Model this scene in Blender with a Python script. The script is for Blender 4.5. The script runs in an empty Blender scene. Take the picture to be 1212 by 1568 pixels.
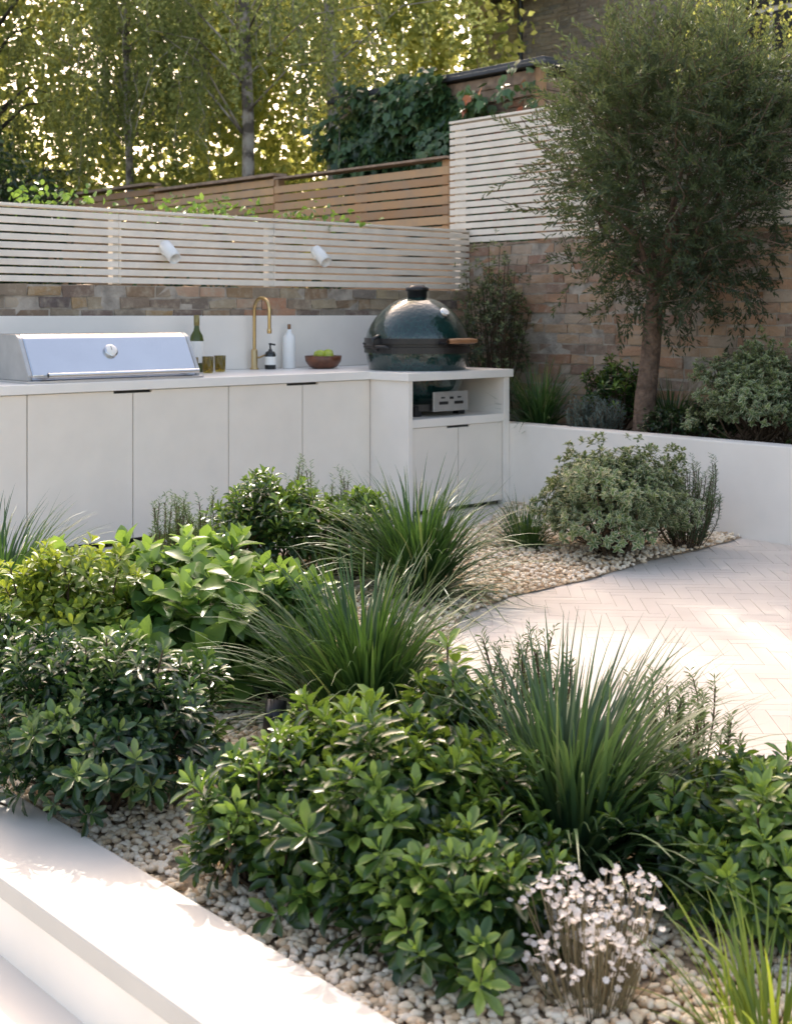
import bpy, math, random, bmesh
import numpy as np
from mathutils import Vector, Matrix
rng = np.random.default_rng(7)
scene = bpy.context.scene
R = math.radians

# ------------------------------------------------------------------ frame of the garden
TH = R(42.0); U = np.array([math.cos(TH), math.sin(TH), 0.]); V = np.array([-math.sin(TH), math.cos(TH), 0.])
A0 = np.array([-1.486, 7.39, 0.])
def K(p):
    p = np.asarray(p, float)
    return A0 + p[..., 0:1]*U + p[..., 1:2]*V + p[..., 2:3]*np.array([0, 0, 1.])
def Kp(s, d, z=0.): return K(np.array([[s, d, z]]))[0]
def toK(x, y):
    return ((x+1.486)*U[0]+(y-7.39)*U[1], (x+1.486)*V[0]+(y-7.39)*V[1])

# ------------------------------------------------------------------ material helpers
def newmat(name):
    m = bpy.data.materials.new(name); m.use_nodes = True
    nt = m.node_tree; b = nt.nodes["Principled BSDF"]
    return m, nt, b
def N(nt, t, **kw):
    n = nt.nodes.new(t)
    for k, v in kw.items(): setattr(n, k, v)
    return n
def ramp(nt, fac, stops):
    r = N(nt, "ShaderNodeValToRGB"); cr = r.color_ramp
    cr.elements[0].position = stops[0][0]; cr.elements[0].color = (*stops[0][1], 1)
    cr.elements[1].position = stops[-1][0]; cr.elements[1].color = (*stops[-1][1], 1)
    for p, c in stops[1:-1]:
        e = cr.elements.new(p); e.color = (*c, 1)
    nt.links.new(fac, r.inputs[0]); return r.outputs[0]
def noise(nt, scale, detail=3, rough=.55, vec=None):
    tc = N(nt, "ShaderNodeTexCoord"); n = N(nt, "ShaderNodeTexNoise")
    n.inputs["Scale"].default_value = scale; n.inputs["Detail"].default_value = detail
    n.inputs["Roughness"].default_value = rough
    nt.links.new(vec or tc.outputs["Object"], n.inputs["Vector"]); return n.outputs["Fac"]
def bump(nt, b, h, strength=.2, dist=.01):
    bp = N(nt, "ShaderNodeBump"); bp.inputs["Strength"].default_value = strength
    bp.inputs["Distance"].default_value = dist
    nt.links.new(h, bp.inputs["Height"]); nt.links.new(bp.outputs[0], b.inputs["Normal"])
def mixc(nt, fac, a, b_, mode='MIX'):
    m = N(nt, "ShaderNodeMix", data_type='RGBA', blend_type=mode)
    if isinstance(fac, float): m.inputs[0].default_value = fac
    else: nt.links.new(fac, m.inputs[0])
    for i, v in ((6, a), (7, b_)):
        if isinstance(v, tuple): m.inputs[i].default_value = (*v, 1)
        else: nt.links.new(v, m.inputs[i])
    return m.outputs[2]
def simple(name, col, rough=.5, metal=0., nscale=8., var=.12, bs=.0, bdist=.004, bscale=60., **kw):
    m, nt, b = newmat(name)
    f = noise(nt, nscale)
    lo = tuple(c*(1-var) for c in col); hi = tuple(min(1, c*(1+var*.6)) for c in col)
    nt.links.new(ramp(nt, f, [(.3, lo), (.7, hi)]), b.inputs["Base Color"])
    b.inputs["Roughness"].default_value = rough; b.inputs["Metallic"].default_value = metal
    if bs: bump(nt, b, noise(nt, bscale, 2), bs, bdist)
    for k, v in kw.items(): b.inputs[k].default_value = v
    return m
def attr(nt, name="var"):
    a = N(nt, "ShaderNodeAttribute"); a.attribute_name = name; return a.outputs["Fac"]
def leafmat(name, stops, tr=(.2, .3, .03), trf=.35, rough=.4, edge=None, spec=.5):
    m, nt, b = newmat(name)
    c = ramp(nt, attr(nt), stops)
    if edge:
        e = attr(nt, "edge")
        er = ramp(nt, e, [(.45, (0, 0, 0)), (.75, (1, 1, 1))])
        c = mixc(nt, er, c, edge)
    nt.links.new(c, b.inputs["Base Color"]); b.inputs["Roughness"].default_value = rough
    b.inputs["Specular IOR Level"].default_value = spec
    t = N(nt, "ShaderNodeBsdfTranslucent")
    tc = mixc(nt, .55, c, tr, 'MIX'); nt.links.new(tc, t.inputs[0])
    mx = N(nt, "ShaderNodeMixShader"); mx.inputs[0].default_value = trf
    nt.links.new(b.outputs[0], mx.inputs[1]); nt.links.new(t.outputs[0], mx.inputs[2])
    nt.links.new(mx.outputs[0], nt.nodes["Material Output"].inputs[0])
    if rough >= .55:
        df = N(nt, "ShaderNodeBsdfDiffuse"); nt.links.new(c, df.inputs[0]); nt.links.new(df.outputs[0], mx.inputs[1])
    return m

# ------------------------------------------------------------------ mesh helpers
def empty(name, loc=(0, 0, 0)):
    e = bpy.data.objects.new(name, None); e.empty_display_size = .2
    scene.collection.objects.link(e); return e
def link(name, me, mat=None, parent=None, smooth=False):
    if mat: me.materials.append(mat)
    if smooth: me.shade_smooth()
    else: me.shade_flat()
    o = bpy.data.objects.new(name, me); scene.collection.objects.link(o)
    if parent: o.parent = parent
    return o
def npmesh(name, verts, faces_list, attrs=None):
    me = bpy.data.meshes.new(name)
    me.vertices.add(len(verts)); me.vertices.foreach_set("co", np.asarray(verts, np.float32).ravel())
    idx = np.concatenate([f.ravel() for f in faces_list]).astype(np.int32)
    tot = np.concatenate([np.full(len(f), f.shape[1]) for f in faces_list])
    st = np.concatenate([[0], np.cumsum(tot)[:-1]]).astype(np.int32)
    me.loops.add(len(idx)); me.loops.foreach_set("vertex_index", idx)
    me.polygons.add(len(tot)); me.polygons.foreach_set("loop_start", st)
    me.update(calc_edges=True)
    for k, a in (attrs or {}).items():
        at = me.attributes.new(k, 'FLOAT', 'POINT'); at.data.foreach_set("value", np.asarray(a, np.float32))
    return me
BF = np.array([[0, 3, 2, 1], [4, 5, 6, 7], [0, 1, 5, 4], [1, 2, 6, 5], [2, 3, 7, 6], [3, 0, 4, 7]])
BV = np.array([[0, 0, 0], [1, 0, 0], [1, 1, 0], [0, 1, 0], [0, 0, 1], [1, 0, 1], [1, 1, 1], [0, 1, 1]], float)
def boxes(name, bl, mat, parent=None, inK=True, bevel=0., jitter=0., var=None):
    bl = np.array(bl, float)
    lo = bl[:, None, [0, 2, 4]]; hi = bl[:, None, [1, 3, 5]]
    v = lo + (hi-lo)*BV[None]
    if jitter: v = v + rng.normal(0, jitter, v.shape)
    v = v.reshape(-1, 3)
    if inK: v = K(v)
    f = (BF[None]+8*np.arange(len(bl))[:, None, None]).reshape(-1, 4)
    va = rng.random(len(bl)) if var is None else var
    me = npmesh(name, v, [f], {"var": np.repeat(va, 8)})
    o = link(name, me, mat, parent)
    if bevel:
        b = o.modifiers.new("bevel", 'BEVEL'); b.width = bevel; b.segments = 2; b.limit_method = 'ANGLE'
    return o
def prism(name, poly, axis, a, b, mat, parent=None, inK=True, bevel=0.):
    n = len(poly); vs = []
    for t in (a, b):
        for p in poly:
            vs.append({'z': (p[0], p[1], t), 'y': (p[0], t, p[1]), 'x': (t, p[0], p[1])}[axis])
    vs = np.array(vs, float)
    if inK: vs = K(vs)
    fs = [tuple(range(n))[::-1], tuple(range(n, 2*n))] + [(i, (i+1) % n, n+(i+1) % n, n+i) for i in range(n)]
    me = bpy.data.meshes.new(name); me.from_pydata([tuple(v) for v in vs], [], fs); me.update()
    bm = bmesh.new(); bm.from_mesh(me); bmesh.ops.recalc_face_normals(bm, faces=bm.faces); bm.to_mesh(me); bm.free()
    o = link(name, me, mat, parent)
    if bevel:
        bb = o.modifiers.new("bevel", 'BEVEL'); bb.width = bevel; bb.segments = 3; bb.limit_method = 'ANGLE'
    return o
def lathe(name, prof, mat, parent=None, loc=(0, 0, 0), seg=48, smooth=True, M=None):
    prof = np.array(prof, float); n = len(prof); a = np.linspace(0, 2*math.pi, seg, endpoint=False)
    v = np.stack([prof[:, 0:1]*np.cos(a), prof[:, 0:1]*np.sin(a), np.repeat(prof[:, 1:2], seg, 1)], -1).reshape(-1, 3)
    if M is not None: v = v @ np.array(M.to_3x3()).T
    v = v + np.array(loc)
    i, j = np.meshgrid(np.arange(n-1), np.arange(seg), indexing='ij'); j2 = (j+1) % seg
    f = np.stack([i*seg+j, i*seg+j2, (i+1)*seg+j2, (i+1)*seg+j], -1).reshape(-1, 4)
    return link(name, npmesh(name, v, [f]), mat, parent, smooth)
def cylprof(r, z0, z1, bev=.003):
    return [(0, z0), (r-bev, z0), (r, z0+bev), (r, z1-bev), (r-bev, z1), (0, z1)]
def tube_arrays(pts, rad, seg=8):
    pts = np.array(pts, float); rad = np.broadcast_to(rad, len(pts)); n = len(pts)
    t = np.gradient(pts, axis=0); t /= np.linalg.norm(t, axis=1)[:, None]+1e-9
    ref = np.array([0, 0, 1.]) if abs(t[0][2]) < .8 else np.array([1., 0, 0])
    a = np.linspace(0, 2*math.pi, seg, endpoint=False); vs = []
    for i in range(n):
        x = np.cross(t[i], ref); x /= np.linalg.norm(x)+1e-9; y = np.cross(t[i], x); ref = np.cross(x, t[i])
        vs.append(pts[i]+rad[i]*(np.cos(a)[:, None]*x+np.sin(a)[:, None]*y))
    v = np.concatenate(vs)
    i, j = np.meshgrid(np.arange(n-1), np.arange(seg), indexing='ij'); j2 = (j+1) % seg
    f = np.stack([i*seg+j, i*seg+j2, (i+1)*seg+j2, (i+1)*seg+j], -1).reshape(-1, 4)
    return v, f
def tubes(name, lst, mat, parent=None, seg=8):
    vs, fs, o = [], [], 0
    for p, r in lst:
        v, f = tube_arrays(p, r, seg); vs.append(v); fs.append(f+o); o += len(v)
    return link(name, npmesh(name, np.concatenate(vs), [np.concatenate(fs)]), mat, parent, True)

def leaf_tpl(rows, droop=.15, fold=.10):
    v = [(0, 0, 0)]; e = [0.]
    for x, w in rows:
        for sgn in (-1, 0, 1):
            v.append((x, sgn*w, -droop*x*x + (fold*w if sgn else 0))); e.append(abs(sgn)*1.)
    v.append((1, 0, -droop)); e.append(.6)
    tri = [(0, 2, 1), (0, 3, 2)]; quad = []
    n = len(rows)
    for i in range(n-1):
        a = 1+3*i; b = a+3
        quad += [(a, a+1, b+1, b), (a+1, a+2, b+2, b+1)]
    l = 1+3*(n-1); t = len(v)-1
    tri += [(l, l+1, t), (l+1, l+2, t)]
    return np.array(v, float), np.array(tri), np.array(quad), np.array(e)
T_OBO = leaf_tpl([(.3, .22), (.65, .5), (.88, .36)], .18, .22)
T_OVA = leaf_tpl([(.2, .38), (.5, .5), (.8, .28)], .22, .2)
T_SM = (np.array([[0, 0, 0], [.5, .5, .06], [1, 0, -.08], [.5, -.5, .06]], float), np.array([[0, 2, 1], [0, 3, 2]]), np.zeros((0, 4), int), np.array([0, 1, .2, 1.]))
T_IVY = (np.array([[0, 0, 0], [.1, .4, .02], [.5, .5, .05], [.62, .22, .03], [1, 0, -.06], [.62, -.22, .03], [.5, -.5, .05], [.1, -.4, .02]], float),
         np.array([[0, 4, 3], [0, 5, 4], [0, 3, 2], [0, 2, 1], [0, 6, 5], [0, 7, 6]]), np.zeros((0, 4), int), np.zeros(8))
def nrm(a): return a/(np.linalg.norm(a, axis=-1, keepdims=True)+1e-9)
def leaves(P, D, Nn, L, W, tpl, var):
    T, tri, quad, e = tpl; n = len(P); k = len(T)
    D = nrm(D); S = nrm(np.cross(Nn, D)); N2 = np.cross(D, S)
    L = np.broadcast_to(L, n)[:, None, None]; W = np.broadcast_to(W, n)[:, None, None]
    v = P[:, None]+D[:, None]*T[None, :, 0:1]*L+S[:, None]*T[None, :, 1:2]*W+N2[:, None]*T[None, :, 2:3]*L
    off = (np.arange(n)*k)[:, None, None]
    return v.reshape(-1, 3), (tri[None]+off).reshape(-1, 3), (quad[None]+off).reshape(-1, 4), np.repeat(var, k), np.tile(e, n)
def leafobj(name, packs, mat, parent=None, smooth=False):
    vs, ts, qs, va, ea, o = [], [], [], [], [], 0
    for v, t, q, a, e in packs:
        vs.append(v); ts.append(t+o); qs.append(q+o); va.append(a); ea.append(e); o += len(v)
    fl = [f for f in (np.concatenate(ts), np.concatenate(qs)) if len(f)]
    me = npmesh(name, np.concatenate(vs), fl, {"var": np.concatenate(va), "edge": np.concatenate(ea)})
    return link(name, me, mat, parent, smooth)
def rdir(n):
    return nrm(rng.normal(size=(n, 3)))

# ------------------------------------------------------------------ materials
M_white = simple("white_render", (.84, .79, .72), .75, nscale=3, var=.05, bs=.08)
M_cap = simple("white_coping", (.52, .50, .46), .6, nscale=4, var=.06)
M_door = simple("door_paint", (.81, .75, .665), .5, nscale=5, var=.04)
M_top = simple("worktop", (.83, .80, .75), .35, nscale=6, var=.03)
M_slat = simple("painted_slats", (.80, .73, .63), .6, nscale=9, var=.08)
M_dark = simple("dark_recess", (.035, .033, .03), .7)
M_black = simple("black_metal", (.015, .015, .016), .35)
M_steel = simple("brushed_steel", (.64, .65, .66), .26, metal=1., nscale=2, var=.06)
M_brass = simple("brass", (.62, .45, .22), .3, metal=1.)
M_wood = simple("bowl_wood", (.16, .06, .03), .35, nscale=25, var=.4)
M_handle = simple("handle_wood", (.30, .15, .07), .45, nscale=25, var=.3)
M_apple = simple("apple_skin", (.42, .50, .06), .3, var=.2)
M_label = simple("label_paper", (.85, .83, .78), .7, var=.03)
M_ceram = simple("bottle_white", (.82, .82, .80), .25, var=.03)
M_slate = simple("roof_slate", (.10, .115, .14), .6, nscale=20, var=.3)
M_felt = simple("roof_fascia", (.05, .055, .065), .6, var=.2)
M_lead = simple("weathered_timber", (.34, .24, .17), .7, nscale=12, var=.4, bs=.3)

def brickmat(name, stops, mort=(.40, .36, .31)):
    m, nt, b = newmat(name)
    c = ramp(nt, attr(nt), stops)
    n1 = noise(nt, 14, 5, .65); n2 = noise(nt, 2.6, 3)
    c = mixc(nt, ramp(nt, n1, [(.48, (0, 0, 0)), (.7, (.75, .75, .75))]), c, mort)
    c = mixc(nt, ramp(nt, n2, [(.5, (0, 0, 0)), (.72, (.5, .5, .5))]), c, (.12, .095, .075))
    nt.links.new(c, b.inputs["Base Color"]); b.inputs["Roughness"].default_value = .9
    bump(nt, b, noise(nt, 45, 4, .7), .8, .012)
    return m
M_brickR = brickmat("reclaimed_brick", [(0, (.32, .17, .10)), (.25, (.42, .26, .16)), (.5, (.46, .32, .20)), (.7, (.28, .17, .12)), (.85, (.44, .35, .26)), (1, (.22, .15, .11))], (.46, .37, .29))
M_brickL = brickmat("stock_brick", [(0, (.36, .24, .12)), (.25, (.17, .12, .10)), (.5, (.42, .34, .22)), (.7, (.13, .10, .09)), (.85, (.48, .42, .32)), (1, (.42, .20, .11))], (.46, .39, .29))
M_mortar = simple("mortar", (.40, .35, .29), .95, nscale=10, var=.4, bs=.7, bdist=.01)
M_brickH = brickmat("house_brick", [(0, (.24, .19, .17)), (.5, (.38, .30, .25)), (1, (.21, .19, .19))], (.42, .38, .35))

def paver():
    m, nt, b = newmat("clay_paver")
    c = ramp(nt, attr(nt), [(0, (.60, .54, .475)), (.5, (.62, .56, .495)), (1, (.645, .585, .515))])
    n1 = noise(nt, 7, 4)
    c = mixc(nt, ramp(nt, n1, [(.45, (0, 0, 0)), (.8, (.3, .3, .3))]), c, (.53, .46, .39))
    nt.links.new(c, b.inputs["Base Color"]); b.inputs["Roughness"].default_value = .75
    return m
M_paver = paver()
M_joint = simple("paver_joint", (.60, .54, .47), .95, nscale=30, var=.15)
M_terr = simple("smooth_terrace", (.62, .58, .53), .6, nscale=2, var=.05)
M_soil = simple("soil", (.05, .037, .027), .95, nscale=20, var=.5, bs=1, bdist=.02)
M_grnd = simple("earth_ground", (.10, .09, .06), .95, nscale=2, var=.4)
def pebm():
    m, nt, b = newmat("pebbles")
    c = ramp(nt, attr(nt), [(0, (.52, .36, .21)), (.2, (.76, .60, .41)), (.5, (.86, .74, .56)), (.8, (.90, .81, .66)), (1, (.76, .66, .53))])
    c = mixc(nt, ramp(nt, noise(nt, 60, 3), [(.45, (0, 0, 0)), (.8, (.4, .4, .4))]), c, (.45, .31, .19))
    nt.links.new(c, b.inputs["Base Color"]); b.inputs["Roughness"].default_value = .8
    return m
M_peb = pebm()
M_bed = simple("gravel_base", (.40, .31, .21), .95, nscale=60, var=.5, bs=1, bdist=.01)

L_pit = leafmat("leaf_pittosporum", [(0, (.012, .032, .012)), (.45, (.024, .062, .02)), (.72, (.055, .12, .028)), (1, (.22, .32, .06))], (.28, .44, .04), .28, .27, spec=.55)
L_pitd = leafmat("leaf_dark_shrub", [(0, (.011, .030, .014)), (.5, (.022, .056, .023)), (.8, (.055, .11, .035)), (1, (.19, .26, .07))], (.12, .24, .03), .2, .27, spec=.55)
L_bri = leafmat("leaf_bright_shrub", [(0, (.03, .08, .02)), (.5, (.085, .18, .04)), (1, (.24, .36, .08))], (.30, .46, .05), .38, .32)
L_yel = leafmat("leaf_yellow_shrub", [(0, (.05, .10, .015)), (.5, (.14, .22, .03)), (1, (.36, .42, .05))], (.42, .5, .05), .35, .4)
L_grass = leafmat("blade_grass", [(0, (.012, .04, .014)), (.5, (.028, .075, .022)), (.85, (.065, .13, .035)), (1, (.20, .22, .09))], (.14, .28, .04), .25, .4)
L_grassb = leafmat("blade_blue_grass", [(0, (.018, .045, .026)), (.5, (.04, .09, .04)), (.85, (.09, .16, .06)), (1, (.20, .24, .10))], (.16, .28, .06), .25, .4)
L_var = leafmat("leaf_variegated", [(0, (.035, .08, .03)), (.6, (.08, .15, .05)), (1, (.18, .26, .06))], (.3, .36, .1), .25, .45, edge=(.50, .50, .32))
L_ros = leafmat("leaf_rosemary", [(0, (.03, .065, .03)), (.6, (.08, .14, .06)), (1, (.18, .25, .10))], (.25, .34, .08), .3, .5)
L_lav = leafmat("leaf_lavender", [(0, (.07, .10, .09)), (1, (.22, .27, .24))], (.2, .28, .2), .2, .6)
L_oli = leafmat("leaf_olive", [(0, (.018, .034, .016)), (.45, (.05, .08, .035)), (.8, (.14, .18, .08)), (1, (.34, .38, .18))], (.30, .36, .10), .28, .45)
L_bir = leafmat("leaf_birch", [(0, (.05, .075, .03)), (.5, (.11, .15, .05)), (.8, (.22, .24, .06)), (1, (.45, .36, .06))], (.60, .68, .28), .52, .6)
L_hed = leafmat("leaf_backdrop", [(0, (.03, .05, .018)), (.4, (.07, .11, .03)), (.7, (.17, .22, .06)), (1, (.46, .38, .08))], (.78, .80, .24), .6, .6)
L_drk = leafmat("leaf_laurel", [(0, (.012, .028, .012)), (.7, (.03, .06, .02)), (1, (.08, .12, .03))], (.12, .22, .03), .2, .35)
L_ivy = leafmat("leaf_ivy", [(0, (.02, .05, .025)), (.6, (.06, .13, .05)), (.9, (.10, .16, .05)), (.95, (.36, .12, .04)), (1, (.40, .09, .04))], (.12, .22, .03), .2, .38)
M_bark = simple("bark", (.15, .10, .07), .95, nscale=20, var=.5, bs=1, bdist=.02, bscale=35)
M_barkd = simple("bark_dark", (.05, .042, .035), .95, nscale=10, var=.5)
M_stem = simple("shrub_stem", (.09, .06, .035), .9, nscale=20, var=.4)
def birchbark():
    m, nt, b = newmat("birch_bark")
    f = noise(nt, 6, 4)
    nt.links.new(ramp(nt, f, [(.42, (.10, .085, .07)), (.52, (.32, .29, .25)), (.75, (.46, .43, .38))]), b.inputs["Base Color"])
    b.inputs["Roughness"].default_value = .8; return m
M_birch = birchbark()
def cedar():
    m, nt, b = newmat("cedar_timber")
    c = ramp(nt, attr(nt), [(0, (.36, .20, .10)), (.5, (.52, .31, .16)), (1, (.62, .40, .22))])
    c = mixc(nt, ramp(nt, noise(nt, 5, 4), [(.4, (0, 0, 0)), (.8, (.7, .7, .7))]), c, (.36, .28, .21))
    nt.links.new(c, b.inputs["Base Color"]); b.inputs["Roughness"].default_value = .75
    return m
M_cedar = cedar()

# ------------------------------------------------------------------ ground
def sheet(name, poly, z, mat, parent=None, inK=False):
    v = np.array([(p[0], p[1], z) for p in poly], float)
    if inK: v = K(v)
    me = bpy.data.meshes.new(name); me.from_pydata([tuple(a) for a in v], [], [tuple(range(len(v)))]); me.update()
    return link(name, me, mat, parent)
sheet("ground", [(-300, -300), (300, -300), (300, 300), (-300, 300)], -.16, M_grnd)
sheet("lower_terrace", [(-9, -9), (-2.55, -9), (-2.55, 0), (-9, 0)], -.12, M_terr, inK=True)
patio = empty("patio")
boxes("bedding", [(-2.50, 2.72, -9, .0, -.14, -.003)], M_joint, patio)
bedpoly = np.array([(2.0, 7.56), (1.89, 7.43), (1.62, 7.12), (1.355, 6.88), (.937, 6.37), (.52, 5.98), (.277, 5.59), (.19, 5.0), (.27, 4.3), (.55, 3.75), (1.05, 3.50), (1.6, 3.3), (2.4, 2.9), (2.6, 1.2),
    (.9, 1.2), (-.12, 2.40), (-.70, 3.04), (-2.0, 4.49), (-2.6, 5.2), (-1.9, 5.75), (-1.56, 6.1), (-1.45, 6.34), (-1.22, 6.67), (-.9, 7.0), (-.31, 7.2), (.13, 7.4), (.56, 8.05), (.74, 8.85), (.78, 8.95)])
def inside(x, y, poly):
    c = np.zeros(np.shape(x), bool); n = len(poly)
    for i in range(n):
        x1, y1 = poly[i]; x2, y2 = poly[(i+1) % n]
        t = ((y1 > y) != (y2 > y)) & (x < (x2-x1)*(y-y1)/(y2-y1+1e-12)+x1)
        c ^= t
    return c
w = .062; n_ = 4; g = .0009
rot = TH+R(45); ru = np.array([math.cos(rot), math.sin(rot)]); rv = np.array([-ru[1], ru[0]])
ctr = Kp(.1, -4.2)[:2]; pv = []
for i in range(-110, 111):
    for j in range(-28, 29):
        ox, oy = (i+n_*j)*w, (i-n_*j)*w
        for (x0, y0, x1, y1) in ((0, 0, n_*w, w), (0, w, w, w+n_*w)):
            a = (ox+x0, oy+y0, ox+x1, oy+y1)
            cx, cy = (a[0]+a[2])/2, (a[1]+a[3])/2
            p = ctr+ru*cx+rv*cy; s, d = toK(*p)
            if -2.44 < s < 2.70 and -8 < d < -.10: pv.append((*a, p[0], p[1]))
pv = np.array(pv); pv = pv[~inside(pv[:, 4], pv[:, 5], bedpoly)]
bl = np.stack([pv[:, 0]+g, pv[:, 2]-g, pv[:, 1]+g, pv[:, 3]-g, np.full(len(pv), -.03), rng.normal(0, .0003, len(pv))], 1)
lo = bl[:, None, [0, 2, 4]]; hi = bl[:, None, [1, 3, 5]]; vv = (lo+(hi-lo)*BV[None]).reshape(-1, 3)
wv = np.zeros_like(vv); wv[:, :2] = ctr+vv[:, 0:1]*ru+vv[:, 1:2]*rv; wv[:, 2] = vv[:, 2]
link("herringbone_pavers", npmesh("herringbone_pavers", wv, [(BF[None]+8*np.arange(len(bl))[:, None, None]).reshape(-1, 4)], {"var": np.repeat(rng.random(len(bl)), 8)}), M_paver, patio)

bed = empty("gravel_bed")
sheet("bed_base", bedpoly, .004, M_bed, bed)
def ico(sub):
    bm = bmesh.new(); bmesh.ops.create_icosphere(bm, subdivisions=sub, radius=1)
    v = np.array([x.co[:] for x in bm.verts]); f = np.array([[q.index for q in p.verts] for p in bm.faces]); bm.free(); return v, f
def pebbles(name, pts, size, sub, z0, parent):
    v, f = ico(sub); n = len(pts)
    sc = size*np.stack([rng.uniform(.7, 1.35, n), rng.uniform(.6, 1., n), rng.uniform(.4, .8, n)], 1)*rng.uniform(.7, 1.2, (n, 1))
    vv = v[None]*(1+rng.normal(0, .13, (n, len(v), 1)))*sc[:, None]
    a = rng.uniform(0, 6.28, n); b = rng.normal(0, .4, n)
    y = vv[..., 1]*np.cos(b)[:, None]-vv[..., 2]*np.sin(b)[:, None]; z = vv[..., 1]*np.sin(b)[:, None]+vv[..., 2]*np.cos(b)[:, None]
    x = vv[..., 0]; c, s = np.cos(a)[:, None], np.sin(a)[:, None]
    P = np.stack([x*c-y*s+pts[:, 0:1], x*s+y*c+pts[:, 1:2], z+z0+rng.uniform(0, size*.8, n)[:, None]], -1).reshape(-1, 3)
    F = (f[None]+(np.arange(n)*len(v))[:, None, None]).reshape(-1, 3)
    return link(name, npmesh(name, P, [F], {"var": np.repeat(rng.random(n), len(v))}), M_peb, parent, sub > 1)
q = rng.uniform([-1.8, 1.9], [1.1, 4.3], (24000, 2)); q = q[inside(q[:, 0], q[:, 1], bedpoly)]
s_, d_ = toK(q[:, 0], q[:, 1]); q = q[s_ > -2.295]
pebbles("pebbles_near", q, .0115, 2, .010, bed)
q = rng.uniform([-1.4, 4.3], [2.4, 9.0], (26000, 2)); q = q[inside(q[:, 0], q[:, 1], bedpoly)]
pebbles("pebbles_far", q, .0135, 1, .010, bed)

rw = empty("retaining_wall")
boxes("coping", [(-2.565, -2.31, -8, -1.3, .012, .06)], M_cap, rw, bevel=.006)
boxes("wall_body", [(-2.556, -2.33, -8, -1.31, -.15, .0118)], M_white, rw)

# ------------------------------------------------------------------ kitchen
kit = empty("outdoor_kitchen")
seams = [-3.2, -2.56, -1.92, -1.28, -.642, 0., .652, 1.211, 1.775]
gp = .003
boxes("carcass", [(-3.2, 1.77, .024, .80, .03, .866), (1.83, 2.65, -.34, .40, .03, .56)], M_dark, kit)
boxes("plinth", [(-3.2, 1.77, .05, .8, -.005, .0295), (1.80, 2.68, -.31, .4, -.005, .0295)], M_black, kit)
def door(name, s0, s1, z0, z1, d0, notch, pw=.12, ph=.014):
    s0 += gp; s1 -= gp
    if notch == 'R': poly = [(s0, z0), (s1, z0), (s1, z1-ph), (s1-pw, z1-ph), (s1-pw, z1), (s0, z1)]
    else: poly = [(s0, z0), (s1, z0), (s1, z1), (s0+pw, z1), (s0+pw, z1-ph), (s0, z1-ph)]
    prism(name, poly, 'y', d0, d0+.02, M_door, kit, bevel=.0012)
for i in range(len(seams)-1):
    door("door_%d" % i, seams[i], seams[i+1]-(.004 if i == len(seams)-2 else 0), .03, .864, 0., 'LR'[(i+1) % 2])
door("unit_door_1", 1.815, 2.235, .03, .562, -.352, 'R', .1)
door("unit_door_2", 2.235, 2.655, .03, .562, -.352, 'L', .1)
prism("worktop", [(-3.2, -.02), (1.755, -.02), (1.755, -.388), (2.73, -.388), (2.73, .845), (-3.2, .845)], 'z', .868, .92, M_top, kit, bevel=.003)
boxes("unit_panels", [(1.775, 1.812, -.368, .06, 0, .867), (2.658, 2.71, -.368, .845, 0, .867), (1.813, 2.657, .42, .45, .62, .867)], M_white, kit, bevel=.002)
boxes("unit_shelf", [(1.813, 2.657, -.36, .42, .565, .619)], M_white, kit, bevel=.002)
boxes("upstand", [(-3.2, 2.70, .80, .846, .921, 1.285)], M_white, kit, bevel=.004)

gb = empty("gas_barbecue")
hood = [(.06, .935), (.05, .965), (.17, 1.165), (.21, 1.185), (.58, 1.185), (.64, 1.10), (.66, .935)]
prism("hood", hood, 'x', -.585, .46, M_steel, gb, bevel=.008)
M_cast = simple("cast_side", (.50, .50, .49), .45, metal=.6)
prism("hood_side", [(y*.995+.001, z-.001) for y, z in hood], 'x', -.610, -.586, M_cast, gb, bevel=.004)
prism("hood_side_r", [(y*.995+.001, z-.001) for y, z in hood], 'x', .461, .484, M_cast, gb, bevel=.004)
boxes("base_tray", [(-.62, .495, .03, .68, .9205, .934)], M_steel, gb, bevel=.002)
hp = [Kp(-.52, .0, .965), Kp(.44, .0, .965)]
tubes("handle", [([hp[0]*(1-t)+hp[1]*t for t in np.linspace(0, 1, 6)], .013), ([Kp(-.49, .0, .965), Kp(-.49, .03, .965), Kp(-.49, .07, .965)], .010), ([Kp(.41, .0, .965), Kp(.41, .03, .965), Kp(.41, .07, .965)], .010)], M_steel, gb, 12)
nrmH = -V*math.cos(R(31))+np.array([0, 0, math.sin(R(31))]); c0 = Kp(-.075, .118, 1.085)
MG = Vector(nrmH).to_track_quat('Z', 'Y').to_matrix()
lathe("gauge_ring", cylprof(.040, -.004, .014), M_steel, gb, c0, 32, M=MG)
lathe("gauge_dial", cylprof(.032, .012, .0165, .001), M_label, gb, c0, 32, M=MG)
dn = Vector(nrmH); a0 = Vector(c0)+dn*.0175
tubes("gauge_needle", [([np.array(a0), np.array(a0)+np.array([0, 0, .012])-U*.004, np.array(a0)+np.array([0, 0, .022])-U*.008], .0016)], M_black, gb, 5)

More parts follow.
